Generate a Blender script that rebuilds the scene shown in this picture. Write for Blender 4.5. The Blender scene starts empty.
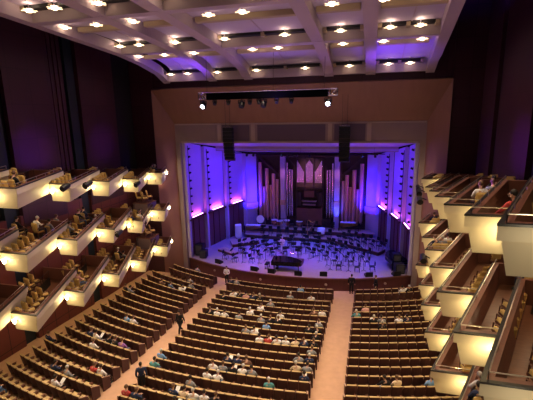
import bpy, math, random
from mathutils import Vector, Matrix, Euler
random.seed(7)
PI = math.pi
COL = bpy.context.scene.collection
sc = bpy.context.scene

# ------------------------------------------------------------------ materials
_m = {}
def mat(name, c, rough=.6, metal=0., nscale=0, namt=.0, emit=None, estr=0., bump=0., stretch=(1,1,1), spec=None):
    if name in _m: return _m[name]
    m = bpy.data.materials.new(name); m.use_nodes = True
    nt = m.node_tree; b = nt.nodes['Principled BSDF']
    b.inputs['Base Color'].default_value = (*c, 1)
    b.inputs['Roughness'].default_value = rough
    b.inputs['Metallic'].default_value = metal
    if spec is not None: b.inputs['Specular IOR Level'].default_value = spec
    if nscale:
        tc = nt.nodes.new('ShaderNodeTexCoord'); mp = nt.nodes.new('ShaderNodeMapping')
        mp.inputs['Scale'].default_value = stretch
        n = nt.nodes.new('ShaderNodeTexNoise'); n.inputs['Scale'].default_value = nscale; n.inputs['Detail'].default_value = 3
        r = nt.nodes.new('ShaderNodeMix'); r.data_type = 'RGBA'
        r.inputs[6].default_value = tuple(max(0, v*(1-namt)) for v in c)+(1,)
        r.inputs[7].default_value = tuple(min(1, v*(1+namt)) for v in c)+(1,)
        nt.links.new(tc.outputs['Object'], mp.inputs[0]); nt.links.new(mp.outputs[0], n.inputs['Vector'])
        nt.links.new(n.outputs['Fac'], r.inputs[0]); nt.links.new(r.outputs[2], b.inputs['Base Color'])
        if bump:
            bp = nt.nodes.new('ShaderNodeBump'); bp.inputs['Strength'].default_value = bump
            nt.links.new(n.outputs['Fac'], bp.inputs['Height']); nt.links.new(bp.outputs[0], b.inputs['Normal'])
    if emit:
        b.inputs['Emission Color'].default_value = (*emit, 1); b.inputs['Emission Strength'].default_value = estr
    _m[name] = m
    return m

def panel_mat(name, c, w, h, gap=(.02,.01,.01), rough=.5, amt=.12):
    # large rectangular panels with thin dark joints (brick texture, object space: u along y, v along z)
    if name in _m: return _m[name]
    m = bpy.data.materials.new(name); m.use_nodes = True
    nt = m.node_tree; b = nt.nodes['Principled BSDF']; b.inputs['Roughness'].default_value = rough
    tc = nt.nodes.new('ShaderNodeTexCoord'); sp = nt.nodes.new('ShaderNodeSeparateXYZ'); cb = nt.nodes.new('ShaderNodeCombineXYZ')
    nt.links.new(tc.outputs['Object'], sp.inputs[0])
    ad = nt.nodes.new('ShaderNodeMath'); ad.operation = 'ADD'
    nt.links.new(sp.outputs[0], ad.inputs[0]); nt.links.new(sp.outputs[1], ad.inputs[1])
    nt.links.new(ad.outputs[0], cb.inputs[0]); nt.links.new(sp.outputs[2], cb.inputs[1])
    br = nt.nodes.new('ShaderNodeTexBrick'); br.offset = 0
    br.inputs['Scale'].default_value = 1; br.inputs['Brick Width'].default_value = w; br.inputs['Row Height'].default_value = h
    br.inputs['Mortar Size'].default_value = .025
    br.inputs['Color1'].default_value = tuple(v*(1-amt) for v in c)+(1,)
    br.inputs['Color2'].default_value = tuple(v*(1+amt) for v in c)+(1,)
    br.inputs['Mortar'].default_value = (*gap, 1)
    nt.links.new(cb.outputs[0], br.inputs['Vector']); nt.links.new(br.outputs['Color'], b.inputs['Base Color'])
    _m[name] = m
    return m

M = dict(
  carpet = mat('peach_carpet', (.62,.40,.27), .95, nscale=3, namt=.12, spec=.1),
  maroon = panel_mat('maroon_wood_panels', (.055,.015,.026), 1.5, 2.1, (.035,.009,.016), .5),
  lowwall = panel_mat('red_brown_wood_panels', (.17,.045,.035), 1.2, 3.3, (.04,.012,.01), .45),
  dark = mat('dark_recess', (.012,.010,.014), .8),
  teal = mat('dark_teal_panel', (.010,.020,.028), .5),
  ceil = mat('ceiling_plaster', (.44,.38,.48), .8, nscale=.6, namt=.06),
  beam = mat('ceiling_beam_paint', (.42,.34,.38), .75, nscale=.8, namt=.06),
  rib = mat('khaki_rib', (.40,.32,.22), .8),
  slot = mat('ceiling_slot_black', (.012,.010,.012), .7),
  pros = mat('proscenium_wood', (.28,.14,.10), .5, nscale=2, namt=.15, stretch=(1,1,.15)),
  prosin = mat('proscenium_inner_plaster', (.29,.215,.23), .6, nscale=1.5, namt=.08),
  trim = mat('proscenium_trim', (.46,.36,.33), .5),
  screen = mat('purple_grey_panel', (.12,.08,.13), .6),
  cream = mat('cream_parapet', (.62,.56,.43), .55, nscale=1, namt=.04),
  cap = mat('black_parapet_cap', (.02,.018,.02), .4),
  brass = mat('brushed_rail', (.55,.50,.44), .3, metal=.9),
  boxfloor = mat('brown_wood_floor', (.27,.125,.07), .35, nscale=3, namt=.35, stretch=(1,6,1)),
  inwood = mat('reddish_inner_wood', (.20,.085,.06), .4, nscale=2, namt=.2),
  seattan = mat('seat_fabric', (.58,.43,.22), .85, nscale=8, namt=.12),
  tan = mat('tan_upholstery', (.68,.50,.20), .8, nscale=8, namt=.12),
  seatback = mat('dark_maroon_seat_back', (.085,.030,.030), .5, nscale=3, namt=.2),
  seatwood = mat('brown_seat_wood', (.17,.07,.045), .4),
  stagewood = mat('stage_floor_wood', (.46,.38,.40), .25, nscale=2, namt=.15, stretch=(.6,5,1)),
  mahog = mat('mahogany_stage_wall', (.115,.035,.03), .4, nscale=2, namt=.2, stretch=(4,4,.3)),
  shell = mat('pale_shell_plaster', (.50,.44,.62), .6, nscale=1, namt=.05),
  shelldark = mat('shell_lower_wood', (.16,.06,.065), .4, nscale=2, namt=.2, stretch=(5,5,.3)),
  riser = mat('pale_wood_riser', (.52,.36,.27), .4, nscale=2, namt=.15, stretch=(1,5,1)),
  case = mat('organ_case_wood', (.05,.022,.026), .5, nscale=3, namt=.2),
  pipewood = mat('rose_copper_pipe', (.60,.36,.34), .38, metal=.35, nscale=2, namt=.1),
  pipeface = mat('polished_tin_pipe', (.80,.66,.68), .22, metal=.8),
  pipeshade = mat('carved_pipe_shade', (.10,.07,.04), .6, nscale=20, namt=.6),
  black = mat('black_metal', (.006,.006,.008), .45),
  blackgloss = mat('piano_lacquer', (.01,.01,.014), .08),
  chrome = mat('bare_aluminium', (.75,.75,.78), .25, metal=1),
  paper = mat('white_paper', (.85,.85,.85), .8),
  ivory = mat('piano_keys', (.85,.82,.76), .4),
  gold = mat('gold_frame', (.65,.42,.15), .3, metal=.9),
  copper = mat('copper_bowl', (.65,.30,.14), .25, metal=1),
  drumhead = mat('drum_head', (.85,.83,.78), .6),
  cover = mat('white_dust_cover', (.80,.78,.80), .8, nscale=4, namt=.08),
  lensw = mat('lens_glow', (.9,.9,1), .3, emit=(.75,.82,1), estr=14),
  lensb = mat('lens_blue', (.1,.2,.9), .3, emit=(.05,.15,1), estr=6),
  strip = mat('magenta_white_strip', (1,.7,1), .4, emit=(1,.42,1), estr=5),
  bulb = mat('warm_bulb', (1,.9,.7), .4, emit=(1,.80,.50), estr=8),
  petal = mat('warm_glass_petal', (1,.92,.78), .4, emit=(1,.76,.46), estr=1.7),
  sconce = mat('sconce_glow', (1,.9,.6), .4, emit=(1,.84,.46), estr=16),
  skin = mat('skin', (.62,.40,.30), .6),
  hairb = mat('dark_hair', (.03,.02,.015), .6), hairg = mat('grey_hair', (.55,.53,.50), .7), hairn = mat('brown_hair', (.16,.09,.05), .6),
  shoe = mat('black_shoe', (.015,.013,.013), .4),
)
CLOTH = dict(white=(.80,.80,.82), grey=(.30,.32,.36), black=(.015,.015,.02), navy=(.03,.045,.11), blue=(.22,.42,.75), teal=(.12,.38,.42),
             red=(.50,.07,.07), pink=(.75,.45,.42), purple=(.35,.16,.50), brown=(.22,.12,.08), cream=(.75,.62,.45), denim=(.13,.20,.33))
def cloth(c): return mat(c+'_cloth', CLOTH[c], .85, nscale=12, namt=.1)

# ------------------------------------------------------------------ mesh builder
class MB:
    def __init__(s): s.v = []; s.f = []
    def add(s, vs, fs):
        o = len(s.v); s.v += [tuple(v) for v in vs]; s.f += [tuple(i+o for i in f) for f in fs]
    def box(s, c, d, rz=0, bev=0, rx=0, ry=0):
        x, y, z = d[0]/2, d[1]/2, d[2]/2
        R = Euler((rx, ry, rz)).to_matrix(); C = Vector(c)
        if bev <= 0:
            vs = [(sx*x, sy*y, sz*z) for sz in (-1,1) for sx, sy in ((-1,-1),(1,-1),(1,1),(-1,1))]
            fs = [(3,2,1,0),(4,5,6,7),(0,1,5,4),(1,2,6,5),(2,3,7,6),(3,0,4,7)]
        else:
            b = min(bev, x*.9, y*.9, z*.9)
            prof = [(-z, b), (-z+b, 0), (z-b, 0), (z, b)]
            vs = []
            for zz, ins in prof:
                a, e = x-ins, y-ins
                k = b if ins == 0 else b*.4
                vs += [(-a+k,-e,zz),(a-k,-e,zz),(a,-e+k,zz),(a,e-k,zz),(a-k,e,zz),(-a+k,e,zz),(-a,e-k,zz),(-a,-e+k,zz)]
            fs = [tuple(range(7,-1,-1)), tuple(range(24,32))]
            for r in range(3):
                for i in range(8):
                    j = (i+1) % 8; fs.append((r*8+i, r*8+j, (r+1)*8+j, (r+1)*8+i))
        s.add([tuple(R @ Vector(v) + C) for v in vs], fs); return s
    def tube(s, p, q, r, r2=None, n=8):
        p, q = Vector(p), Vector(q); r2 = r if r2 is None else r2
        d = (q-p).normalized(); a = d.orthogonal().normalized(); b = d.cross(a)
        vs = []
        for c, rr in ((p, r), (q, r2)):
            for i in range(n):
                t = 2*PI*i/n; vs.append(tuple(c + (a*math.cos(t)+b*math.sin(t))*rr))
        fs = [tuple(range(n-1,-1,-1)), tuple(range(n, 2*n))] + [(i, (i+1)%n, n+(i+1)%n, n+i) for i in range(n)]
        s.add(vs, fs); return s
    def path(s, pts, r, n=6):
        for a, b in zip(pts, pts[1:]): s.tube(a, b, r, n=n)
        return s
    def lathe(s, prof, c=(0,0,0), n=16, rx=0):
        R = Euler((rx,0,0)).to_matrix(); C = Vector(c); vs = []; fs = []
        for r, z in prof:
            for i in range(n):
                t = 2*PI*i/n; vs.append(tuple(R @ Vector((r*math.cos(t), r*math.sin(t), z)) + C))
        for k in range(len(prof)-1):
            for i in range(n):
                j = (i+1)%n; fs.append((k*n+i, k*n+j, (k+1)*n+j, (k+1)*n+i))
        fs.append(tuple(range(n-1,-1,-1))); fs.append(tuple((len(prof)-1)*n+i for i in range(n)))
        s.add(vs, fs); return s
    def ball(s, c, r, n=10, m=7):
        prof = [(math.sin(PI*k/m)*1+1e-4, -math.cos(PI*k/m)) for k in range(m+1)]
        vs = []; fs = []
        for a, z in prof:
            for i in range(n):
                t = 2*PI*i/n; vs.append((c[0]+r[0]*a*math.cos(t), c[1]+r[1]*a*math.sin(t), c[2]+r[2]*z))
        for k in range(m):
            for i in range(n):
                j = (i+1)%n; fs.append((k*n+i, k*n+j, (k+1)*n+j, (k+1)*n+i))
        s.add(vs, fs); return s
    def prism(s, poly, z0, z1):
        # poly list of (x,y); z0/z1 numbers or functions of (x,y)
        f0 = z0 if callable(z0) else (lambda x, y: z0); f1 = z1 if callable(z1) else (lambda x, y: z1)
        n = len(poly)
        vs = [(x, y, f0(x, y)) for x, y in poly] + [(x, y, f1(x, y)) for x, y in poly]
        fs = [tuple(range(n-1,-1,-1)), tuple(range(n, 2*n))] + [(i, (i+1)%n, n+(i+1)%n, n+i) for i in range(n)]
        s.add(vs, fs); return s
    def wall(s, a, b, z0, z1, t=.12, side=1):
        # vertical slab along plan segment a->b, thickness t to the left (side=1) or right
        a, b = Vector(a).to_2d(), Vector(b).to_2d(); d = (b-a).normalized(); n = Vector((-d.y, d.x))*t*side
        return s.prism([tuple(a), tuple(b), tuple(b+n), tuple(a+n)], z0, z1)
    def mesh(s, name, m=None, smooth=False):
        me = bpy.data.meshes.new(name); me.from_pydata(s.v, [], s.f); me.validate(); me.update()
        if smooth: me.shade_smooth()
        if m: me.materials.append(m)
        return me
    def build(s, name, m, parent=None, smooth=False):
        import bmesh
        me = s.mesh(name, m, False)
        bm = bmesh.new(); bm.from_mesh(me); bmesh.ops.recalc_face_normals(bm, faces=bm.faces); bm.to_mesh(me); bm.free()
        if smooth:
            me.shade_smooth()
            try: me.set_sharp_from_angle(angle=.7)
            except Exception: pass
        return link(name, me, parent)

def link(name, me, parent=None, loc=None, rz=None):
    o = bpy.data.objects.new(name, me); COL.objects.link(o)
    if parent: o.parent = parent
    if loc is not None: o.location = loc
    if rz is not None: o.rotation_euler = (0,0,rz)
    return o
def tag(o, label=None, cat=None, group=None, kind=None):
    if label: o['label'] = label
    if cat: o['category'] = cat
    if group: o['group'] = group
    if kind: o['kind'] = kind
    return o
def empty(name, loc=(0,0,0), rz=0, label=None, cat=None, group=None):
    o = bpy.data.objects.new(name, None); COL.objects.link(o); o.location = loc; o.rotation_euler = (0,0,rz)
    o.empty_display_size = .1
    return tag(o, label, cat, group)
def copy_tree(o, parent=None):
    c = o.copy(); COL.objects.link(c)
    if parent: c.parent = parent
    for ch in list(KIDS.get(o.name, [])):
        copy_tree(ch, c)
    return c
KIDS = {}
def reg(o):
    KIDS[o.name] = list(o.children)
    for ch in o.children: reg(ch)
class Proto:
    """first use places the source itself, later uses copy it and its parts"""
    def __init__(s, root): s.root = root; reg(root); s.used = False
    def put(s, loc, rz=0, label=None, cat=None, group=None):
        if not s.used: o = s.root; s.used = True
        else: o = copy_tree(s.root)
        o.location = loc; o.rotation_euler = (0,0,rz); tag(o, label, cat, group)
        return o
def struct(o): o['kind'] = 'structure'; return o
ORD = ['first','second','third','fourth','fifth','sixth','seventh','eighth','ninth','tenth','eleventh','twelfth','thirteenth','fourteenth','fifteenth',
       'sixteenth','seventeenth','eighteenth','nineteenth','twentieth','twenty-first','twenty-second','twenty-third','twenty-fourth']

# ------------------------------------------------------------------ lights
def light(kind, loc, power, color, size=.1, rot=None, spot=None, blend=.5, target=None, sx=None, sy=None):
    d = bpy.data.lights.new('lamp', kind); d.energy = power; d.color = color
    if kind == 'AREA':
        d.shape = 'RECTANGLE'; d.size = sx; d.size_y = sy
    else: d.shadow_soft_size = size
    if kind == 'SPOT': d.spot_size = spot; d.spot_blend = blend
    o = bpy.data.objects.new('lamp', d); COL.objects.link(o); o.location = loc
    if target is not None: o.rotation_euler = (Vector(target)-Vector(loc)).to_track_quat('-Z','Y').to_euler()
    elif rot: o.rotation_euler = rot
    return o

# ------------------------------------------------------------------ key dimensions
ARC = (0., 19.9)                    # centre of the stage apron and seat rows
def fz(y): return -1.1 + .05*(-y-2.6)
WX = 14.2                           # hall side walls
TIER = 3.27

# ================================================================== HALL SHELL
fl = MB()
ys = [1.5, -36.5]
fl.add([(-WX-.4, ys[0], fz(ys[0])), (WX+.4, ys[0], fz(ys[0])), (WX+.4, ys[1], fz(ys[1])), (-WX-.4, ys[1], fz(ys[1]))], [(3,2,1,0)])
struct(fl.build('floor', M['carpet']))

def zc(y):
    K = [(-36,20.1),(-23,19.2),(-17.2,18.75),(-15.5,18.65),(-10,18.25),(-8,18.1),(-5.4,17.75),(-3,17.25),(-1.5,16.6)]
    for (a, za), (b, zb) in zip(K, K[1:]):
        if y <= b: return za + (zb-za)*(y-a)/(b-a)
    return K[-1][1]
CY = [-36.5,-30,-23,-19,-15.5,-12.5,-10,-8,-6.5,-5.4,-4.2,-3,-2.2,-1.5]
def xr(y):
    # the right edge of the ceiling tucks in a little behind the proscenium
    K = [(-36,9.4),(-19,10.06),(-12.5,10.54),(-8,10.88),(-4.2,11.04),(-1.5,10.98)]
    for (a, za), (b, zb) in zip(K, K[1:]):
        if y <= b: return za + (zb-za)*(y-a)/(b-a)
    return 11.
def sheet(x0, x1, up, thick, edge=False):
    b = MB(); n = len(CY); vs = []
    for y in CY:
        z = zc(y)+up
        if edge: x1 = xr(y); x0 = x1-edge
        vs += [(x0,y,z),(x1,y,z),(x1,y,z+thick),(x0,y,z+thick)]
    fs = []
    for i in range(n-1):
        for k in range(4):
            fs.append((i*4+k, i*4+(k+1)%4, (i+1)*4+(k+1)%4, (i+1)*4+k))
    fs += [(0,1,2,3),(4*n-1,4*n-2,4*n-3,4*n-4)]
    b.add(vs, fs); return b
struct(sheet(-11, 11, .62, .2, 20.9).build('ceiling', M['ceil']))
# dark ceiling soffit out to the side walls, higher
b = MB(); b.box((0,-17,22.3),(2*WX+1.5,40,.3)); struct(b.build('ceiling', M['maroon']))
ti = 1
def trim(b, m):
    global ti
    o = struct(b.build('trim_%d' % ti, m)); ti += 1; return o
# long beams
for x in (-6.45, -3.3, 3.3, 6.45): trim(sheet(x-.36, x+.36, 0, .65), M['beam'])
trim(sheet(-11.05, -10.45, -.02, .7), M['beam'])
trim(sheet(0, 0, -.02, .7, .6), M['beam'])
# cross beams
for y, w in ((-1.7,.45),(-8,.6),(-15.5,.6),(-23,.6),(-30,.6)):
    b = MB(); x9 = xr(y)-.2; b.box(((x9-10.8)/2, y, zc(y)+.33), (x9+10.8, w, .64)); trim(b, M['beam'])
bays = [(-10.45,-6.85),(-6.05,-3.7),(-2.9,2.9),(3.7,6.05),(6.85,10.1)]
for y in (-5.4,-12.4,-19.8,-27):
    b = MB()
    for x0, x1 in bays: b.box(((x0+x1)/2, y, zc(y)+.50), (x1-x0-.15, .42, .3), bev=.03)
    trim(b, M['rib'])
for y in (-2.15,-8.72,-16.2,-24):
    b = MB()
    for x0, x1 in bays: b.box(((x0+x1)/2, y, zc(y)+.57), (x1-x0-.4, .5, .18))
    trim(b, M['slot'])
    b = MB()
    for x0, x1 in bays:
        xs = [x0+.1, x1-.1] + ([(x0+x1)/2] if x1-x0 > 3 else [])
        for x in xs: b.box((x, y, zc(y)+.48), (.22, .6, .22))
    trim(b, M['rib'])
for x in (-8.65, 0, 8.65):           # fine seam ribs of the plaster coffers
    trim(sheet(x-.03, x+.03, .58, .05), M['beam'])

# ceiling fixtures -----------------------------------------------------------
def fixture():
    r = empty('ceiling_light')
    b = MB(); b.tube((0,0,.42),(0,0,.10),.035); b.lathe([(.12,.40),(.12,.44)],n=12); b.build('stem', M['chrome'], r)
    b = MB(); b.lathe([(.10,-.04),(.15,0),(.14,.05),(.08,.08)], n=14); b.build('bulb', M['bulb'], r, True)
    for k in range(6):
        t = k*PI/3; b = MB()
        c = Vector((math.cos(t)*.27, math.sin(t)*.27, .03))
        b.box(c, (.19,.11,.03), rz=t, bev=.012)
        b.tube((math.cos(t)*.18, math.sin(t)*.18, .03), (math.cos(t)*.28, math.sin(t)*.28,.03), .015, n=5)
        b.build('glass_petal', M['petal'], r)
    b = MB(); b.lathe([(.20,.09),(.22,.115),(.18,.115)], n=16); b.build('reflector_ring', M['chrome'], r)
    return Proto(r)
FX = fixture()
rowsF = [(-2.35,[-9.9,-8.35,-5.7,-2.35,1.55,4.9,7.7,9.2],'in the front row just before the proscenium'),
         (-6.5,[-10.2,-8.1,-5.75,-1.4,.4,4.7,7.2,9.5],'in the second row from the proscenium'),
         (-9.2,[-9.9,-8.45,-5.8,-2.4,1.45,4.75,7.5,9.1],'in the third row from the proscenium'),
         (-13.8,[-10.2,-8.15,-5.85,-1.5,.3,4.7,7.0,9.4],'in the fourth row from the proscenium'),
         (-16.7,[-9.7,-8.2,-5.75,-2.4,1.5,4.8,7.6,9.2],'in the fifth row from the proscenium'),
         (-21.5,[-9.7,-5.75,0,4.7,9],None), (-27.5,[-9.7,-5,0,5,9.7],None)]
pos8 = ['first from the left','second from the left','third from the left','fourth from the left','fifth from the left','third from the right','second from the right','last on the right']
for y, xs, desc in rowsF:
    for i, x in enumerate(xs):
        z = zc(y)+.24
        if desc:
            FX.put((x, y, z), random.random(), 'star-shaped warm ceiling light %s, %s' % (desc, pos8[i]), 'ceiling light', 'star ceiling lights')
            light('POINT', (x, y, z+.2), 15, (1,.76,.50), .1)
            if i % 2 == (0 if y in (-2.35,-9.2,-16.7) else 1) and y < -3:
                light('SPOT', (x, y, z-.25), 1120, (1,.78,.55), .35, rot=(math.radians(-9),0,0), spot=math.radians(84), blend=.7)
        else:
            light('SPOT', (x, y, z-.25), 760, (1,.78,.55), .4, rot=(0,0,0), spot=math.radians(105), blend=.6)

# side walls ------------------------------------------------------------------
for s, nm in ((-1,'left'),(1,'right')):
    b = MB(); b.box((s*(WX+.55), -17.5, 10), (.3, 38, 25)); struct(b.build('wall_'+nm, M['dark']))
    y2 = -9.0 if s < 0 else -6.05          # dark recess bands
    b1 = MB(); b2 = MB(); b3 = MB()
    segs = [(y2+.55, y2+4.6 if s < 0 else -2.4)]
    k = y2
    for i in range(4):
        segs.append((k-6.5+.75, k-(2.1 if s < 0 else .42))); k -= 6.45
    for a, c in segs:
        c2 = min(c, -2.2)
        b1.box((s*(WX+.1), (a+c2)/2, 14.6), (.3, c2-a, 14.9))
    struct(b1.build('wall_'+nm+'_upper_panels', M['maroon']))
    k = y2
    for i in range(5):                     # stepped reveal beside each dark band
        for j in range(3):
            if s > 0 and j: continue
            b2.box((s*(WX+.2), k-1.0-.36*j, 14.6), (.35-.08*j, .30, 14.9))
        b3.box((s*(WX+.25), k, 9.5), (.2, .8, 24)); k -= 6.45
    struct(b2.build('trim_%d' % ti, M['maroon'])); ti += 1
    struct(b3.build('trim_%d' % ti, M['teal'])); ti += 1
    # lower wall behind the boxes
    b = MB(); k = y2+.45; e = -1.4
    for i in range(6):
        lo = y2 - 6.45*i + .5
        hi = e
        b.box((s*(WX+.12), (lo+hi)/2, 3.1), (.26, hi-lo, 9.6)); e = lo-1.0
    struct(b.build('wall_'+nm+'_lower_panels', M['lowwall']))
b = MB(); b.box((0,-36.6,10),(30,.3,25)); struct(b.build('wall_back', M['maroon']))
# wall between proscenium and side walls, and above the proscenium
b = MB()
for s in (-1,1): b.box((s*13.4,-1.35,10),(2.2,.3,25))
b.box((0,-1.2,19.6),(29,.3,7.1)); struct(b.build('wall_front', M['maroon']))

# proscenium ------------------------------------------------------------------
def quadslab(b, p, off):
    off = Vector(off); n = len(p); vs = [Vector(v) for v in p] + [Vector(v)+off for v in p]
    b.add(vs, [tuple(range(n)), tuple(range(2*n-1,n-1,-1))] + [(i,(i+1)%n,n+(i+1)%n,n+i) for i in range(n)])
O = (12.3, -1.65, 16.1); I = (10.88, -.45, 13.1)
b = MB(); quadslab(b, [(-O[0],O[1],O[2]),(O[0],O[1],O[2]),(I[0],I[1],I[2]),(-I[0],I[1],I[2])], (0,.3,.1)); trim(b, M['pros'])
for s in (-1,1):
    b = MB(); quadslab(b, [(s*O[0],O[1],O[2]),(s*I[0],I[1],I[2]),(s*I[0],I[1],-1.6),(s*O[0],O[1],-1.6)], (s*.1,.3,0)); trim(b, M['pros'])
# flat frame inside the splay
b = MB(); b.box((0,-.2,12.25),(21.8,.4,1.75)); 
for s in (-1,1): b.box((s*10.67,-.2,5.0),(.46,.4,12.8))
struct(b.build('wall_proscenium', M['prosin']))
b = MB()
for x in (-6.5,-3.35,3.35,6.5): b.box((x,-.44,12.25),(.34,.08,1.7))
b.box((0,-.44,11.42),(20.6,.08,.14)); b.box((0,-.44,13.02),(21.6,.08,.12)); trim(b, M['trim'])
for x, w in ((-8.5,3.3),(-4.95,2.5),(0,5.9),(4.95,2.5),(8.5,3.3)):
    b = MB(); b.box((x,-.42,12.23),(w,.05,1.35)); trim(b, M['screen'] if abs(x) < 8 else M['prosin'])

# ================================================================== STAGE
def arcpts(R, x0, x1, n):
    return [(x0+(x1-x0)*i/n, ARC[1]-math.sqrt(R*R-(x0+(x1-x0)*i/n)**2)) for i in range(n+1)]
front = arcpts(22.5, -10.45, 10.45, 30)
b = MB(); b.prism(front + [(10.3,3.2),(9.2,6.5),(7.9,9.8),(6.6,11.4),(-6.6,11.4),(-7.9,9.8),(-9.2,6.5),(-10.3,3.2)], -.12, 0)
struct(b.build('floor_stage', M['stagewood']))
b = MB()
for (p, q) in zip(front, front[1:]):
    b.prism([(p[0],p[1]+.02),(q[0],q[1]+.02),(q[0],q[1]+.25),(p[0],p[1]+.25)], -1.5, -.1)
struct(b.build('wall_stage_front', M['mahog']))
b = MB()
for (p, q) in zip(front, front[1:]):
    b.prism([(p[0],p[1]-.05),(q[0],q[1]-.05),(q[0],q[1]+.1),(p[0],p[1]+.1)], -.1, .012)
trim(b, M['seatwood'])
for x in (-7.2,-2.4,3.4,8.3):
    y = ARC[1]-math.sqrt(22.5**2-x*x)
    b = MB(); b.lathe([(.10,0),(.12,.03),(.09,.05)], n=12, rx=PI/2); o = b.build('wall_lamp_disc', M['brass']); o.location=(x,y+.02,-.55)
    tag(o, 'small round fitting on the stage front wall, %s' % {-7.2:'by the left block',-2.4:'left of the centre',3.4:'before the right aisle',8.3:'by the right block'}[x], 'fitting')

# shell side walls: three facets each side, pilasters between
def ztop(y): return 11.35 - .205*max(0, y)
facets = [((10.42,0),(9.98,3.05)),((9.75,3.35),(8.95,6.3)),((8.65,6.6),(7.75,9.5))]
fn = ['nearest the audience','in the middle','nearest the organ']
for s, nm in ((-1,'left'),(1,'right')):
    bu = MB(); bl = MB(); bt = MB()
    for (a, c) in facets:
        a2, c2 = (s*a[0],a[1]), (s*c[0],c[1])
        bu.wall(a2, c2, 3.9, lambda x,y: ztop(y)+.1, .15, side=-s)
        bl.wall(a2, c2, 0, 3.75, .12, side=-s)
        d = (Vector(c2)-Vector(a2)).normalized(); n = Vector((d.y,-d.x))*s*-1
        # ledge
        m = [Vector(a2), Vector(c2)]
        bt.prism([tuple(m[0]), tuple(m[1]), tuple(m[1]-Vector((-d.y,d.x))*(-s)*.28), tuple(m[0]-Vector((-d.y,d.x))*(-s)*.28)], 3.68, 3.86)
        for q in (.33,.66):
            pt = m[0].lerp(m[1], q); bt.box((pt.x-s*.03, pt.y, 1.85), (.07,.12,3.7))
    struct(bu.build('wall_stage_'+nm, M['shell'])); struct(bl.build('wall_stage_'+nm+'_doors', M['shelldark'])); trim(bt, M['mahog'])
    bp = MB()
    for (x, y) in ((10.38,.05),(9.86,3.2),(8.80,6.45),(7.68,9.65)):
        bp.prism([(s*(x-.24),y-.2),(s*(x+.1),y-.2),(s*(x+.1),y+.25),(s*(x-.24),y+.25)], 0, lambda xx,yy: ztop(yy))
    trim(bp, M['shell'])
    for i, (a, c) in enumerate(facets):
        m = Vector((s*(a[0]+c[0])/2, (a[1]+c[1])/2)); d = (Vector((s*c[0],c[1]))-Vector((s*a[0],a[1]))); ang = math.atan2(d.y, d.x); L = d.length
        cx = m.x - s*.22
        r = empty('light_batten', (cx, m.y, 3.93), ang, 'glowing magenta strip light on the %s stage wall ledge, %s' % (nm, fn[i]), 'strip light', 'stage wall strip lights')
        b = MB(); b.box((0,0,-.02),(L*.66,.16,.07),bev=.01); b.build('housing', M['black'], r)
        b = MB(); b.box((0,0,.04),(L*.60,.09,.06),bev=.01); b.build('lens', M['strip'], r)
        # light grazing up the panel
        light('AREA', (m.x-s*.12, m.y, 4.05), 26, (1,.10,.8), sx=L*.55, sy=.12, rot=None, target=(m.x+s*.12, m.y, 6.0)).rotation_euler = Euler((math.radians(170),0,ang))
        # tall boom of small lamps at the edge of the facet
    for i, (x, y) in enumerate(((10.2,.55),(9.6,3.6),(8.5,6.9))):
        r = empty('lamp_boom', (s*x, y, 3.9), 0, 'column of small black lamps up the %s stage wall, %s' % (nm, fn[i]), 'lamp column', 'lamp columns on the stage walls')
        H = ztop(y)-4.3
        b = MB(); b.tube((0,0,0),(0,0,H+.2),.03,n=6); b.build('pole', M['black'], r)
        for k in range(9):
            z = .7+k*(H-.8)/8
            b = MB(); b.box((-s*.16,-.1,z),(.24,.16,.17),bev=.03,ry=s*.5); b.tube((-s*.02,0,z+.08),(-s*.16,-.1,z+.02),.02,n=5)
            b.build('lamp_head', M['black'], r)
# rear shell walls
for s in (-1,1):
    b = MB(); b.wall((s*7.6,9.8),(s*6.35,10.5), 0, 9.25, .12, side=-s); struct(b.build('wall_stage_rear', M['shell']))
    b = MB()
    b.wall((s*7.5,9.78),(s*6.15,10.55), 2.6, 3.5, .05, side=s); trim(b, M['riser'])
b = MB(); b.box((0,11.3,5),(14,.2,10.2)); struct(b.build('wall_stage_back', M['case']))
# stage ceiling: sloping, three steps
b = MB()
quadslab(b, [(-10.6,.0,11.4),(10.6,.0,11.4),(9.2,5.4,10.55),(-9.2,5.4,10.55)], (0,0,.15))
quadslab(b, [(-9.2,5.1,10.2),(9.2,5.1,10.2),(6.6,11.2,9.4),(-6.6,11.2,9.4)], (0,0,.15))
struct(b.build('ceiling_stage', M['shell']))
b = MB(); b.box((0,5.2,10.35),(18.4,.14,.5)); trim(b, M['trim'])
b = MB(); b.box((0,10.25,9.12),(12.6,.25,.16)); trim(b, M['case'])
# lighting bar under the stage ceiling
r = empty('lighting_bar', (0,4.6,9.95), 0, 'thin black lighting bar with small lamps under the stage ceiling', 'lighting bar')
b = MB(); b.tube((-8,0,0),(8,0,0),.04); b.build('bar', M['black'], r)
for x in (-7.4,-5.6,-4.9,-1.9,-1.2,-.8,-.4,.9,3.9,5.9,7.1):
    b = MB(); b.box((x,0,-.2),(.22,.26,.26),bev=.04,rx=.4); b.tube((x,0,0),(x,0,-.1),.025,n=5); b.build('lamp_head', M['black'], r)
b = MB()
for x in (-7,0,7): b.tube((x,0,0),(x,0,.6),.012,n=4)
b.build('hanger', M['black'], r)

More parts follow.
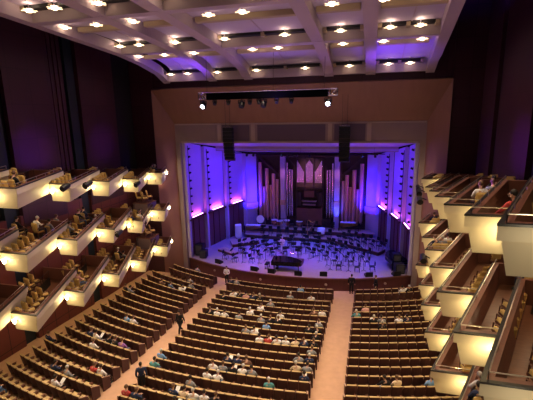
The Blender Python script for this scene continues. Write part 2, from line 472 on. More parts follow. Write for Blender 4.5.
# ------------------------------------------------------------------ ORGAN
org = empty('pipe_organ', (0,10.6,0), 0, 'large dark wood pipe organ with rose coloured pipes at the back of the stage', 'organ')
b = MB()
b.box((0,.35,4.65),(12.3,.3,8.9))
for x in (-6.15,-3.55,3.55,6.15): b.box((x,.05,4.6),(.14,.5,8.9))
for s in (-1,1):
    b.box((s*4.85,-.05,1.0),(2.5,.5,.9)); b.box((s*1.9,-.05,1.2),(1.1,.5,1.3))
    b.box((s*4.85,.0,8.95),(2.6,.4,.2))
b.box((0,-.05,5.3),(2.9,.35,.18)); b.box((0,-.05,8.95),(5.2,.4,.15)); b.box((0,.05,3.0),(2.9,.3,.2))
for x in (-1.55,-.5,.5,1.55): b.box((x,-.1,6.9),(.09,.3,3.7))
for s in (-1,1): b.box((s*1.55,0,3.4),(.1,.4,3.9))
b.build('case', M['case'], org)
def pipe(x, y, z0, z1, r, m, n=10):
    b = MB(); b.lathe([(r*.3,z0),(r,z0+min(.5,.12*(z1-z0))),(r,z1)], (x,y,0), n)
    b.box((x, y-r*.92, z0+min(.5,.12*(z1-z0))+.18), (r*.9,.05,.12))
    b.build('pipe', m, org, True)
for s in (-1,1):                     # big wooden and copper bass pipes, outer banks
    tops = [8.3,5.4,7.6,5.6,7.0,6.3]
    for i, t in enumerate(tops):
        pipe(s*(5.82-.40*i), -.18-(.16 if i%2==0 else 0), 1.35, t, .22 if i%2==0 else .18, M['pipewood'])
    # slanting brackets over them
    b = MB(); quadslab(b, [(s*6.0,-.3,8.85),(s*5.75,-.3,8.95),(s*3.6,-.3,6.95),(s*3.6,-.3,6.6)], (0,.12,0)); b.build('bracket', M['case'], org)
    # bright pilaster between banks
    b = MB(); b.box((s*3.12,-.05,4.6),(.62,.5,8.9),bev=.03); b.build('pilaster', M['shell'], org)
    b = MB(); b.box((s*3.12,-.33,3.6),(.66,.05,.6)); b.build('pilaster_panel', M['riser'], org)
    for i, t in enumerate([8.3,7.9,8.2,7.6]):
        if i < 3: pipe(s*(2.62-.30*i), -.2, 1.95, t-.35*i, .11, M['pipeface'])
    b = MB(); quadslab(b, [(s*2.75,-.25,8.9),(s*2.6,-.25,8.95),(s*1.7,-.25,7.9),(s*1.7,-.25,7.65)], (0,.1,0)); b.build('bracket', M['case'], org)
for c in (-1.02, 0, 1.02):           # centre towers of polished pipes
    offs = [-.36,-.24,-.12,0,.12,.24,.36]
    for i, o_ in enumerate(offs):
        if c == 0: t = 8.65-.10*abs(i-3)*1.6
        else:
            k = i if c < 0 else 6-i
            t = 8.55-.20*k
        pipe(c+o_, -.28, 5.45, t, .058, M['pipeface'], 8)
    b = MB(); b.box((c,-.36,5.75),(.86,.04,.55),bev=.01); b.build('carved_screen', M['pipeshade'], org)
    b = MB(); b.box((c,-.2,8.85),(.8,.1,.25),bev=.01); b.build('carved_crest', M['pipeshade'], org)
b = MB(); b.box((0,-.35,4.75),(1.15,.4,.75),bev=.03); b.build('music_desk', M['inwood'], org)
b = MB(); b.box((0,-.35,3.9),(1.7,.5,.12)); b.box((0,-.5,3.5),(1.5,.3,.1)); b.build('keyboard', M['riser'], org)
b = MB(); b.box((0,-.1,2.0),(3.0,.5,2.0),bev=.03); b.build('gallery_front', M['inwood'], org)
b = MB()
for s in (-1,1): b.box((s*1.2,-.15,4.1),(.5,.3,1.6),bev=.03)
b.build('stop_jamb', M['case'], org)

# ------------------------------------------------------------------ RISERS
def platform(name, poly, z, lab, z0=0):
    r = empty(name, (0,0,0), 0, lab, 'platform')
    b = MB(); b.prism(poly, z-.06, z); b.build('deck', M['riser'], r)
    cx = sum(p[0] for p in poly)/len(poly); cy = sum(p[1] for p in poly)/len(poly)
    p2 = [(cx+(x-cx)*.97, cy+(y-cy)*.97) for x, y in poly]
    b = MB(); b.prism(p2, z0, z-.06); b.build('skirt', M['mahog'], r)
    return r
platform('stage_riser', [(3.2,7.0),(7.75,4.1),(8.5,5.3),(7.6,7.2),(4.2,8.3)], .42, 'pale wood stage riser at the right holding rows of black chairs')
platform('stage_riser', [(-6.9,7.15),(3.1,7.15),(4.1,8.4),(7.2,7.4),(7.5,8.6),(-7.6,8.6)], .42, 'wide pale wood riser along the back of the stage, lower step')
platform('stage_riser', [(-7.5,8.65),(7.5,8.65),(6.9,10.1),(-6.9,10.1)], .85, 'wide upper riser directly in front of the organ')
platform('stage_riser', [(-8.3,2.2),(-6.3,1.2),(-5.9,1.9),(-7.9,2.95)], .25, 'small pale wood platform at the left of the stage')
platform('stage_riser', [(-7.2,3.6),(-4.6,5.2),(-5.3,6.6),(-8.1,5.3)], .35, 'pale wood riser at the left rear of the stage')
def dz(x, y):
    if y >= 8.65 and abs(x) < 7: return .85
    if y >= 7.15 and abs(x) < 7: return .42
    if y > 4.1 and x > 3.2:
        if (y-7.0) > (x-3.2)*(4.1-7.0)/4.55 and y < 8.3: return .42
    return 0.

# ------------------------------------------------------------------ stage chairs and stands
r = empty('orchestra_chair')
b = MB(); b.box((0,0,.45),(.44,.42,.06),bev=.02); b.build('seat', M['black'], r)
b = MB(); b.box((0,-.22,.72),(.42,.05,.34),bev=.02,rx=.12); b.build('backrest', M['black'], r)
for x in (-.18,.18):
    for y in (-.18,.18):
        b = MB(); b.tube((x,y,.43),(x*1.15,y*1.2,0),.018,n=5); b.build('leg', M['black'], r)
OC = Proto(r)
r = empty('music_stand')
b = MB(); b.tube((0,0,.06),(0,0,.98),.018,n=5); b.build('post', M['black'], r)
b = MB()
for k in range(3): t = k*2*PI/3; b.tube((0,0,.1),(math.cos(t)*.26,math.sin(t)*.26,.01),.014,n=5)
b.build('base', M['black'], r)
b = MB(); b.box((0,0,1.08),(.52,.03,.34),bev=.01,rx=-.5); dk = b.build('desk', M['black'], r)
b = MB(); b.box((0,-.045,1.085),(.44,.012,.28),rx=-.5); b.build('sheet_music', M['paper'], dk)
MS = Proto(r)
def seat_at(x, y, cx, cy, lab, grp, stand=True):
    a = math.atan2(cy-y, cx-x) - PI/2
    OC.put((x, y, dz(x,y)), a, lab, 'chair', grp)
    if stand:
        d = Vector((cx-x, cy-y)).normalized()
        px, py = x+d.x*.75, y+d.y*.75
        MS.put((px, py, dz(px,py)), a+random.uniform(-.2,.2), lab.replace('black orchestra chair','music stand with sheet music').replace('facing','turned from'), 'music stand', grp.replace('chairs','music stands'))
arcs = [(3.7, 12, 168, 9, 'innermost arc of the orchestra'), (5.0, 8, 172, 12, 'second arc of the orchestra'), (6.3, 10, 170, 15, 'third arc of the orchestra'), (7.6, 30, 150, 13, 'fourth arc of the orchestra')]
CX, CYY = .2, -.9
for R, a0, a1, n, nm in arcs:
    for i in range(n):
        a = math.radians(a0+(a1-a0)*i/(n-1)); x = CX+R*math.cos(a)*1.13; y = CYY+R*math.sin(a)*.98
        if x > 7.3 and y < 4: continue
        if abs(x+.2) < 1.4 and y < 1.8: continue
        if x < -6.1 and 1.0 < y < 3.1: continue
        side = 'left half' if x < 0 else 'right half'
        x += random.uniform(-.12,.12); y += random.uniform(-.12,.12)
        seat_at(x, y, CX, CYY, 'black orchestra chair, %s of the %s' % (side, nm), '%s chairs, %s' % (nm, side))
for k, (yy, n, x0, x1) in enumerate(((7.85,9,-5.0,2.6),(9.3,9,-1.9,5.6))):
    for i in range(n):
        x = x0+(x1-x0)*i/(n-1)
        seat_at(x, yy, x*.3, 0, 'black orchestra chair on the %s riser of the stage' % ('lower back','upper back')[k], '%s riser chairs' % ('lower back','upper back')[k], k == 0)
for j in range(2):
    for i in range(6):
        x = 4.1+i*.75+j*.5; y = 7.25-(i*.75)*.64+j*.85-.1
        if y > 8.2: continue
        seat_at(x, y, 0, 0, 'black orchestra chair on the pale riser at the right, %s row' % ('front','rear')[j], 'right riser chairs %s row' % ('front','rear')[j], j == 0)

# grand pianos
def piano(name, loc, rz, label, lidopen):
    r = empty(name, loc, rz, label, 'piano')
    body = [(-1.35,-.75),(-1.35,.75),(-.55,.75),(.15,.68),(.75,.35),(1.15,-.05),(1.38,-.4),(1.30,-.68),(1.1,-.75)]
    b = MB(); b.prism(body, .62, .96); b.build('body', M['blackgloss'], r)
    lid = [(x*1.02, y*1.02) for x, y in body if x > -1.3] ; lid = [(-.95,.765)]+lid+[(-.95,-.765)]
    b = MB(); b.prism(lid, .965, .995); ld = b.build('lid', M['blackgloss'], r)
    b = MB(); b.box((-1.22,0,.80),(.26,1.28,.05)); kb = b.build('keyboard', M['ivory'], r)
    b = MB()
    for i in range(17): b.box((-1.17,-.58+i*.072,.835),(.14,.03,.02))
    b.build('black_keys', M['black'], kb)
    b = MB(); b.box((-1.0,0,1.08),(.03,.7,.22),ry=-.25,bev=.005); b.build('music_desk', M['blackgloss'], r)
    for (x, y) in ((-1.1,-.6),(-1.1,.6),(1.05,-.35)):
        b = MB(); b.tube((x,y,.62),(x,y,.08),.06,.04,8); b.lathe([(.05,0),(.06,.05),(.04,.09)],(x,y,0),8); b.build('leg', M['blackgloss'], r)
    b = MB(); b.box((-.85,0,.3),(.1,.25,.45)); b.box((-.95,0,.07),(.25,.3,.03)); b.build('pedal_lyre', M['blackgloss'], r)
    b = MB(); b.path([(-.55,.775,.98),(.15,.70,.98),(.75,.37,.98),(1.16,-.04,.98),(1.40,-.41,.98)], .012); b.build('brass_edge', M['gold'], ld)
    return r
piano('grand_piano', (-.25,-1.05,0), PI*.02, 'black grand piano with closed lid at the centre front of the stage', False)
piano('grand_piano', (9.0,1.9,0), 2.0, 'black grand piano parked at the right edge of the stage', False)
r = empty('piano_bench', (-2.1,-1.1,0), 0, 'black padded bench left of the centre grand piano', 'bench')
b = MB(); b.box((0,0,.47),(.36,.75,.08),bev=.02); b.build('seat', M['black'], r)
for x in (-.13,.13):
    for y in (-.3,.3):
        b = MB(); b.tube((x,y,.44),(x,y,0),.025,n=6); b.build('leg', M['black'], r)
r = empty('conductor_podium', (.3,.75,0), 0, 'low dark podium with rail behind the centre piano', 'podium')
b = MB(); b.box((0,0,.12),(1.2,1.2,.24),bev=.02); b.build('platform', M['mahog'], r)
b = MB(); b.path([(-.5,-.55,.24),(-.5,-.55,1.1),(.5,-.55,1.1),(.5,-.55,.24)], .022); b.build('rail', M['chrome'], r)
o = MS.put((.3,1.3,.24-.24), PI, 'music stand with an open white score before the podium', 'music stand')

# timpani, bass drum, marimba, harps, covers
r = empty('timpani')
b = MB(); b.lathe([(.08,.22),(.22,.28),(.34,.45),(.38,.72),(.38,.78)], n=18); b.build('bowl', M['copper'], r, True)
b = MB(); b.lathe([(.385,.775),(.385,.80),(.0,.805)], n=18); b.build('drum_head', M['drumhead'], r)
b = MB(); b.lathe([(.40,.74),(.41,.79),(.39,.79)], n=18); b.build('hoop', M['chrome'], r)
for k in range(4):
    t = k*PI/2+.4; b = MB(); b.tube((math.cos(t)*.39,math.sin(t)*.39,.72),(math.cos(t)*.30,math.sin(t)*.30,0),.02,n=5); b.build('leg', M['chrome'], r)
TP = Proto(r)
for i, (x, y) in enumerate(((-1.0,9.35),(-1.0+.0,9.35),)[:1] + ((-3.3,9.2),(-2.5,9.55),(-4.0,9.55))):
    TP.put((x, y, .85), 0, 'copper kettledrum on the upper riser, %s' % ['nearest the organ console','second from the left of the set','third from the left of the set','leftmost of the set'][i], 'drum', 'kettledrums')
def marimba(loc, rz, lab):
    r = empty('marimba', loc, rz, lab, 'marimba')
    b = MB()
    for i in range(24): L = .42-.010*i; b.box((-.95+i*.082,0,.88),(.065,L,.03))
    b.build('bars', M['inwood'], r)
    b = MB()
    for i in range(24): b.tube((-.95+i*.082,.0,.84),(-.95+i*.082,.0,.75-.5+i*.018),.028,n=6)
    b.build('resonators', M['gold'], r)
    for s in (-1,1):
        b = MB(); b.box((s*1.08,0,.45),(.05,.5,.9),bev=.01); b.build('end_frame', M['black'], r)
    b = MB(); b.box((-.1,.02,.96),(1.7,.62,.05),bev=.02); b.build('dust_cover', M['cover'], r)
marimba((-6.0,7.75,.42), .1, 'marimba under a white cover on the lower riser at the far left')
marimba((4.6,9.35,.85), 0, 'marimba under a white cover on the upper riser, right of the organ console')
r = empty('bass_drum', (-5.6,9.3,.85), 0, 'large bass drum on a stand on the upper riser at the left', 'drum')
b = MB(); b.lathe([(.48,-.22),(.5,-.2),(.5,.2),(.48,.22)], (0,0,.85), 24, rx=PI/2-.2); b.build('shell', M['inwood'], r)
b = MB(); b.lathe([(.47,.225),(.0,.23)], (0,0,.85), 24, rx=PI/2-.2); b.build('drum_head', M['drumhead'], r)
for s in (-1,1):
    b = MB(); b.path([(s*.45,-.35,0),(s*.54,0,.85),(s*.45,.35,0)], .02); b.build('stand_leg', M['chrome'], r)
r = empty('harp', (.6,8.0,.42), .4, 'golden concert harp standing at the back centre of the stage', 'harp')
b = MB(); b.path([(-.45,0,1.75),(-.3,0,1.85),(-.1,0,1.65),(.15,0,1.55),(.42,0,1.68)], .045, 8); b.build('neck', M['gold'], r)
b = MB(); b.tube((-.45,0,.12),(-.45,0,1.75),.045,.035,8); b.build('column', M['gold'], r)
b = MB(); b.tube((-.35,0,.14),(.42,0,1.68),.15,.05,8); b.build('soundboard', M['inwood'], r)
b = MB(); b.box((-.4,0,.07),(.45,.3,.14),bev=.03); b.build('base', M['gold'], r)
b = MB()
for i in range(12): t = i/11; b.tube((-.33+.72*t,0,.2+1.44*t),(-.40+.78*t,0,1.72-.12*math.sin(t*3)),.004,n=3)
b.build('strings', M['chrome'], r)
r = empty('covered_drum', (1.7,8.0,.42), 0, 'round percussion drum wrapped in a white dust cover at the back of the stage', 'drum')
b = MB(); b.lathe([(.42,.35),(.47,.45),(.46,.85),(.42,.95),(.2,1.0),(.02,1.01)], n=16); b.build('dust_cover', M['cover'], r, True)
for k in range(3):
    t = k*2*PI/3; b = MB(); b.tube((math.cos(t)*.3,math.sin(t)*.3,.4),(math.cos(t)*.4,math.sin(t)*.4,0),.02,n=5); b.build('leg', M['chrome'], r)
r = empty('tubular_bells', (-2.6,7.95,.42), 0, 'rack of tall shiny tubular bells behind the strings', 'bells')
b = MB()
for i in range(9): b.tube((-.36+i*.09,0,1.75),(-.36+i*.09,0,.55-.0+i*.03),.018,n=6)
b.build('tubes', M['chrome'], r)
b = MB(); b.path([(-.5,0,0),(-.5,0,1.85),(.5,0,1.85),(.5,0,0)], .025); b.build('frame', M['black'], r)
# covered instrument trunk and cases at the left rear
r = empty('instrument_case', (-7.55,6.7,0), .35, 'tall pale covered instrument case at the left rear of the stage', 'case')
b = MB(); b.box((0,0,.9),(.75,.7,1.5),bev=.08); b.build('body', M['cover'], r)
for x in (-.25,.25):
    b = MB(); b.lathe([(.05,0),(.06,.07),(.05,.14)],(x,0,0),8); b.build('caster', M['black'], r)
for i, (x, y, h, w, lab) in enumerate(((-9.6,.75,1.15,.8,'black speaker cabinet stacked low at the left front corner of the stage'),
                                  (-8.95,.15,.75,.7,'small black subwoofer at the left front corner of the stage'),
                                  (9.25,1.0,1.5,.7,'tall black equipment rack at the right front corner of the stage'),
                                  (9.45,.15,.9,.8,'low black flight case at the right front corner of the stage'))):
    r = empty('equipment_case', (x,y,0), .1*i, lab, 'case')
    b = MB(); b.box((0,0,h/2+.06),(w,.7,h),bev=.04); b.build('body', M['black'], r)
    b = MB(); b.box((0,-.36,h/2+.06),(w*.8,.02,h*.75),bev=.005); b.build('grille', mat('grille_grey',(.05,.05,.06),.5), r)
    for sx in (-1,1):
        b = MB(); b.tube((sx*(w/2+.02),-.1,h*.6),(sx*(w/2+.02),.1,h*.6),.02,n=5); b.build('handle', M['chrome'], r)
# floor monitors
r = empty('floor_monitor')
b = MB(); b.prism([(-.32,-.26),(.32,-.26),(.32,.22),(-.32,.22)], 0, lambda x,y: .42 if y > 0 else .14); b.build('cabinet', M['black'], r)
b = MB(); b.box((0,-.03,.30),(.54,.48,.02),rx=.54); b.build('grille', mat('grille_grey',(.05,.05,.06),.5), r)
FM = Proto(r)
for x, y, lab in ((-6.95,-.85,'leftmost'),(-3.1,-1.85,'second from the left'),(-1.45,-2.05,'just left below the grand piano'),(.95,-2.05,'below the tail of the grand piano'),(3.1,-1.7,'right of centre'),(6.9,-1.0,'second from the right'),(9.2,-.3,'rightmost')):
    FM.put((x, y, .003), math.atan2(y-ARC[1], x)+PI/2+PI, 'black wedge floor monitor on the stage edge, '+lab, 'speaker', 'floor monitors')

# ================================================================== TRUSS, LINE ARRAYS
tr = empty('lighting_truss', (-.95,-5,15.05), 0, 'silver box truss with black drape hung before the proscenium', 'truss')
b = MB()
for yy in (-.2,.2):
    for zz in (0,.42): b.tube((-5.2,yy,zz),(5.2,yy,zz),.035,n=6)
for i in range(26):
    x = -5.2+i*.4
    for yy in (-.2,.2): b.tube((x,yy,0 if i%2 else .42),(x+.4,yy,.42 if i%2 else 0),.018,n=5)
    b.tube((x,-.2,.42),(x,.2,.42),.018,n=5)
b.build('truss_frame', M['chrome'], tr)
b = MB(); b.box((0,0,.16),(9.2,.5,.5),bev=.03); b.build('black_drape', mat('drape_velvet', (.004,.004,.005), 1., spec=0), tr)
for sx in (-1,1):
    b = MB(); b.box((sx*5.0,0,.21),(.42,.46,.46)); 
    b.v = []; b.f = []
    for yy in (-.22,.22):
        b.path([(sx*4.75,yy,-.02),(sx*4.75,yy,.45),(sx*5.22,yy,.45),(sx*5.22,yy,-.02),(sx*4.75,yy,-.02)], .03); b.path([(sx*4.75,yy,-.02),(sx*5.22,yy,.45)], .025)
    b.build('corner_block', M['chrome'], tr)
for x, z in ((-4.6,3.0),(4.3,3.0),(.6,3.2)):
    b = MB(); b.tube((x,0,.45),(x+.05,0,z),.014,n=4); b.build('hanging_cable', M['black'], tr)
for i, x in enumerate((-4.95,-4.0,-2.9,-1.85,-1.2,-.5,-.15,.85,1.95,3.5-.05)):
    big = i in (0,3,6,9)
    if i == 9: x = 4.95-.35
    r = empty('moving_head_spotlight' if big else 'stage_spotlight', (x-.95,-5,15.0), 0, 'black %s lamp hung under the truss, %s' % ('moving head' if big else 'round', ORD[i]+' from the left'), 'stage lamp')
    s_ = 1.25 if big else .8
    b = MB(); b.tube((0,0,.16),(0,0,-.1*s_),.03,n=6); b.box((0,0,.1),(.1,.46,.06)); b.path([(-.2*s_,0,-.3*s_),(-.2*s_,0,-.1*s_),(.2*s_,0,-.1*s_),(.2*s_,0,-.3*s_)], .03); b.build('yoke', M['black'], r)
    b = MB(); b.lathe([(.06*s_,-.2*s_),(.17*s_,-.12*s_),(.19*s_,.05*s_),(.16*s_,.2*s_)], (0,0,-.34*s_), 12, rx=PI-.5); lb = b.build('lamp_body', M['black'], r, True)
    b = MB(); b.lathe([(.13*s_,.205*s_),(.01,.21*s_)], (0,0,-.34*s_), 12, rx=PI/2+.5); b.build('lens', M['lensw'] if big and i in (0,9) else mat('dark_glass',(.03,.03,.05),.1), lb)
for s, x in ((-1,-5.35),(1,4.6)):
    r = empty('line_array_speaker', (x,-1.3,12.75), 0, 'long curved black line array loudspeaker hanging at the %s of the proscenium' % ('left' if s < 0 else 'right'), 'speaker')
    z = 0; y = 0; a = 0
    for k in range(9):
        b = MB(); b.box((0, y, z-.16),(.86,.5,.30),bev=.03,rx=-a); b.build('cabinet', M['black'], r)
        z -= .325*math.cos(a); y += .325*math.sin(a)*1; a += .028 + (.02 if k > 5 else 0)
    b = MB(); b.box((0,0,.06),(.8,.5,.06)); b.build('flying_frame', M['chrome'], r)
    b = MB()
    for q in (-.2,.2): b.tube((q,0,.08),(q,0,3.6),.012,n=4)
    b.build('hanging_cable', M['black'], r)

# ================================================================== BALCONY BOXES
BX = {-2:(9.14,-26.0,5.3),-1:(9.2,-23.2,4.77),0:(9.38,-19.3,4.15),1:(9.62,-15.65,3.68),2:(9.9,-11.87,3.2),3:(10.2,-8.0,2.7),4:(10.38,-4.25,2.62)}
TH = math.radians(23); LEN = {-2:6.,-1:6.,0:6.,1:6.,2:6.,3:5.6,4:2.6}
TN = ['bottom','middle','top']
KN = {-2:'nearest the camera',-1:'sixth from the stage',0:'fifth from the stage',1:'fourth from the stage',2:'third from the stage',3:'second from the stage',4:'nearest the stage'}
rc = empty('box_chair')
b = MB(); b.box((0,0,.44),(.48,.46,.10),bev=.04); b.build('seat', M['tan'], rc)
b = MB(); b.box((0,-.24,.75),(.50,.12,.54),bev=.06,rx=.12); b.build('backrest', M['tan'], rc)
b = MB(); b.box((0,0,.36),(.46,.44,.06)); b.build('seat_frame', M['seatwood'], rc)
for x in (-.21,.21):
    b = MB(); b.tube((x,.18,.38),(x,.19,0),.022,n=5); b.build('leg', M['seatwood'], rc)
    b = MB(); b.tube((x,-.20,.38),(x,-.26,0),.022,n=5); b.build('leg', M['seatwood'], rc)
    b = MB(); b.path([(x*1.15,.16,.44),(x*1.15,.14,.64),(x*1.15,-.25,.66)], .022, 5); b.build('armrest', M['seatwood'], rc)
BC = Proto(rc)
scn = empty('wall_sconce')
b = MB(); b.lathe([(.03,-.13),(.07,-.07),(.10,.05),(.11,.11)], n=10); b.build('glass_shade', M['sconce'], scn, True)
b = MB(); b.box((0,.10,-.02),(.08,.1,.14),bev=.01); b.build('bracket', M['brass'], scn)
SCN = Proto(scn)
CH = []   # every box chair: (side,tier,x,y,z,angle)
def strip(pts, outs, prof):
    """sweep a closed (offset, z) profile along mitred plan points; outs = miter vectors"""
    b = MB(); n = len(prof); vs = []
    for p, o in zip(pts, outs):
        for off, z in prof:
            q = p+o*off; vs.append((q.x, q.y, z))
    fs = []
    for i in range(len(pts)-1):
        for k in range(n): fs.append((i*n+k, i*n+(k+1)%n, (i+1)*n+(k+1)%n, (i+1)*n+k))
    fs += [tuple(range(n)), tuple((len(pts)-1)*n+k for k in range(n-1,-1,-1))]
    b.add(vs, fs); return b
def run(tag_, p, q, op, oq, zr, r):
    P_, O_ = [p, q], [op, oq]
    up = strip(P_, O_, [(.085,zr-.05),(.085,zr-.33),(-.08,zr-.33),(-.08,zr-.05)]).build(tag_+'_parapet', M['cream'], r)
    strip(P_, O_, [(.02,zr-.33),(-.11,zr-1.07),(-.21,zr-1.07),(-.10,zr-.33)]).build(tag_+'_apron', M['cream'], up)
    cp = strip(P_, O_, [(.095,zr-.05),(.095,zr),(.0,zr),(.0,zr-.05)]).build(tag_+'_cap', M['cap'], up)
    strip(P_, O_, [(.0,zr-.05),(.0,zr-.005),(-.13,zr-.005),(-.13,zr-.05)]).build('wood_top', M['inwood'], up)
    strip(P_, O_, [(-.085,zr-.05),(-.11,zr-.36),(-.19,zr-.88),(-.24,zr-.88),(-.15,zr-.34),(-.125,zr-.05)]).build('inner_lining', M['inwood'], up)
    rl = MB(); a, c = p-op*.03, q-oq*.03; n = max(1, round((c-a).length/1.3))
    rl.tube((a.x,a.y,zr+.16),(c.x,c.y,zr+.16),.016,n=5)
    for i in range(n+1):
        m = a.lerp(c, i/n); rl.tube((m.x,m.y,zr-.01),(m.x,m.y,zr+.16),.011,n=4)
    rl.build('handrail', M['brass'], cp)
for s, sn in ((-1,'left'),(1,'right')):
    for t in range(3):
        for k in range(-2, 5):
            if s < 0 and k == -2: continue
            xB, y, z1 = BX[k]; zr = z1+TIER*t; zf = zr-.85
            B = Vector((s*xB, y)); A = Vector((s*((BX[k-1][0]+(y-BX[k-1][1])*math.tan(TH)) if k-1 in BX else xB+1.4), y)); d = Vector((s*math.sin(TH), math.cos(TH))); L = LEN[k]
            E = B+d*L
            if k == 4: E = Vector((s*11.35, -1.75)); d = (E-B).normalized(); L = (E-B).length
            nout = Vector((-s*d.y, s*d.x))            # toward the hall
            if k > -2 and (k-1) in BX and not (s < 0 and k == -1):
                xb2, y2, _ = BX[k-1]; d0 = Vector((s*math.sin(TH), math.cos(TH))); Ep = Vector((s*xb2, y2))+d0*LEN[k-1]
            else: Ep = A+Vector((s*math.sin(TH), math.cos(TH)))*2.2
            W = s*WX
            poly = [tuple(B), tuple(E), (W, E.y), (W, Ep.y), tuple(Ep), tuple(A)]
            lab = 'cream-fronted %s tier box on the %s wall, %s' % (TN[t], sn, KN[k])
            r = empty('balcony_box', (0,0,0), 0, lab, 'balcony box', 'balcony boxes')
            n2 = Vector((0,-1)); mit = (nout+n2)/(1+nout.dot(n2))
            Bi, Ei, Ai, Epi = B-mit*.15, E-nout*.15, A-n2*.15+Vector((s*.14,0)), Ep-nout*-.05
            poly = [tuple(Bi), tuple(Ei), (W, E.y), (W, Ep.y), tuple(Epi), tuple(Ai)]
            b = MB(); b.prism(poly, zf-.08, zf); b.build('floor_slab', M['boxfloor'], r)
            b = MB(); b.prism(poly, zf-.21, zf-.08); b.build('soffit', M['prosin'], r)
            n2 = Vector((0,-1)); mit = (nout+n2)/(1+nout.dot(n2))
            run('side', B, E, mit, nout.copy(), zr, r)
            run('end', A+Vector((s*.04,0)), B, n2, mit, zr, r)
            # far end wall toward the outer wall
            b = MB(); b.wall(tuple(E), (W, E.y), zf-.2, zr-.02, .12, side=1); b.build('partition', M['inwood'], r)
            # chairs: front row along the parapet, rear row on a step
            nin = -nout; ang = math.atan2(nout.y, nout.x)-PI/2
            if k < 4:
                st = MB(); q0 = B+d*2.85+nin*1.5; q1 = B+d*(L-.3)+nin*1.5
                st.prism([tuple(q0), tuple(q1), tuple(q1+nin*1.1), tuple(q0+nin*1.1)], zf, zf+.22); st.build('step', M['boxfloor'], r)
                ra = MB(); ra.tube((q0.x,q0.y,zf+1.0),(q1.x,q1.y,zf+1.0),.02,n=5)
                for i in range(4):
                    m = q0.lerp(q1,i/3); ra.tube((m.x,m.y,zf+.2),(m.x,m.y,zf+1.0),.014,n=4)
                ra.build('inner_rail', M['cap'], r)
                ra = MB(); m0, m1 = q0-nin*.02, q1-nin*.02
                ra.wall(tuple(m0), tuple(m1), zf, zf+.55, .04, side=1); ra.build('low_partition', M['cap'], r)
                spots = [(.85+.62*i, .92, 0) for i in range(5)] + [(3.1+.62*i, 2.0, .22) for i in range(4)]
            else:
                spots = [(.6+.62*i, .62, 0) for i in range(3)]
                if t < 2:
                    b = MB(); b.box((s*13.2,-2.75,zf+.55),(1.5,1.5,1.1),bev=.03); pf = b.build('raised_platform', M['prosin'], r)
                    b = MB(); b.box((s*13.2,-2.75,zf+1.12),(1.56,1.56,.05),bev=.01); b.build('platform_top', M['boxfloor'], pf)
                    for jj, (ux, uy) in enumerate(((12.85,-3.1),(13.5,-3.1),(12.85,-2.4),(13.5,-2.4))):
                        BC.put((s*ux, uy, zf+1.145), s*.9, 'tan chair on the raised platform, %s tier box nearest the stage, %s wall' % (TN[t], sn), 'chair', 'raised platform chairs %s %s' % (sn, TN[t]))
            for j, (tt, off, dzz) in enumerate(spots):
                p = B+d*tt+nin*off
                a = math.atan2(nout.y*.6+d.y*.8, nout.x*.6+d.x*.8)-PI/2
                if t == 0 and s > 0 and k >= 2 : pass
                row = 'front row' if dzz == 0 else 'raised rear row'
                o = BC.put((p.x,p.y,zf+dzz), a, 'tan chair, %s, %s tier box %s, %s wall' % (row, TN[t], KN[k], sn), 'chair', 'chairs in the %s of the %s %s box %s' % (row, sn, TN[t], KN[k]))
                CH.append((s, t, p.x, p.y, zf+dzz, a, o))
            if t < 2: light('POINT', (s*12.2, y+2.6, zf+2.85), 42, (1,.74,.45), .12)
            if t == 0: light('POINT', (s*13.0, y+2.4, zf-.5), 46, (1,.76,.36), .12)
            # sconce at the re-entrant corner before this box front
            if k == -2: light('POINT', (s*9.9, y-1.1, zr-.3), 30, (1,.84,.55), .2)  # added fill lamp to brighten the nearest box front, no sconce here
            if k > -2:
                q = A + Vector((-s*.24, -.17))
                SCN.put((q.x, q.y, zr-.45), 0, 'glowing parapet sconce, %s tier box %s, %s wall' % (TN[t], KN[k], sn), 'wall lamp', 'parapet sconces')
                light('POINT', (q.x-s*.22, q.y-.28, zr-.5), 17, (1,.77,.38), .06)
    for t in range(3):
            q = Vector((s*11.35,-1.95)); zr = 2.62+TIER*t
            SCN.put((q.x-s*.15, q.y, zr-.4), 0, 'small glowing sconce where the %s tier meets the proscenium, %s side' % (TN[t], sn), 'wall lamp', 'parapet sconces')
            light('POINT', (q.x-s*.35, q.y-.2, zr-.35), 18, (1,.82,.5), .06)
# small dark spot lamps clamped on parapets
for i, (x, y, z, lab) in enumerate(((-9.9,-15.95,10.1,'left top tier'),(-9.2,-15.0,10.1,'left top tier, further on'),(-10.4,-8.3,8.9,'left top tier near the stage'),(-9.75,-11.9,6.2,'left middle tier'),
        (9.95,-8.6,9.0,'right top tier'),(10.3,-5.0,8.6,'right top tier near the stage'),(9.75,-10.9,9.0,'right top tier, middle'),(9.95,-12.3,6.1,'right middle tier'))):
    s = -1 if x < 0 else 1
    r = empty('clamped_spotlight', (x-s*.3,y,z), 0, 'black spotlight clamped to the parapet of the '+lab, 'stage lamp')
    b = MB(); b.lathe([(.09,-.3),(.15,-.2),(.15,.25),(.17,.3)], n=10, rx=PI/2+.3); b.build('lamp_body', M['black'], r, True)
    b = MB(); b.path([(0,0,0),(s*.15,0,.1),(s*.35,0,-.0)], .03); b.build('clamp', M['black'], r)

# purple wash on the side walls
for s in (-1,1):
    for y, pw in (((-13.2,700),(-6.4,420),(-19.8,500)) if s < 0 else ((-4.4,160),(-10.8,900),(-17.2,400))):
        light('SPOT', (s*7.6, y, 11.2), pw*1.7, (.30,.04,1), .2, spot=math.radians(33), blend=1, target=(s*WX, y, 11.9))
        light('SPOT', (s*9.0, y, 14), pw*.10, (1,.32,.22), .3, spot=math.radians(100), blend=1, target=(s*WX, y, 14.0))

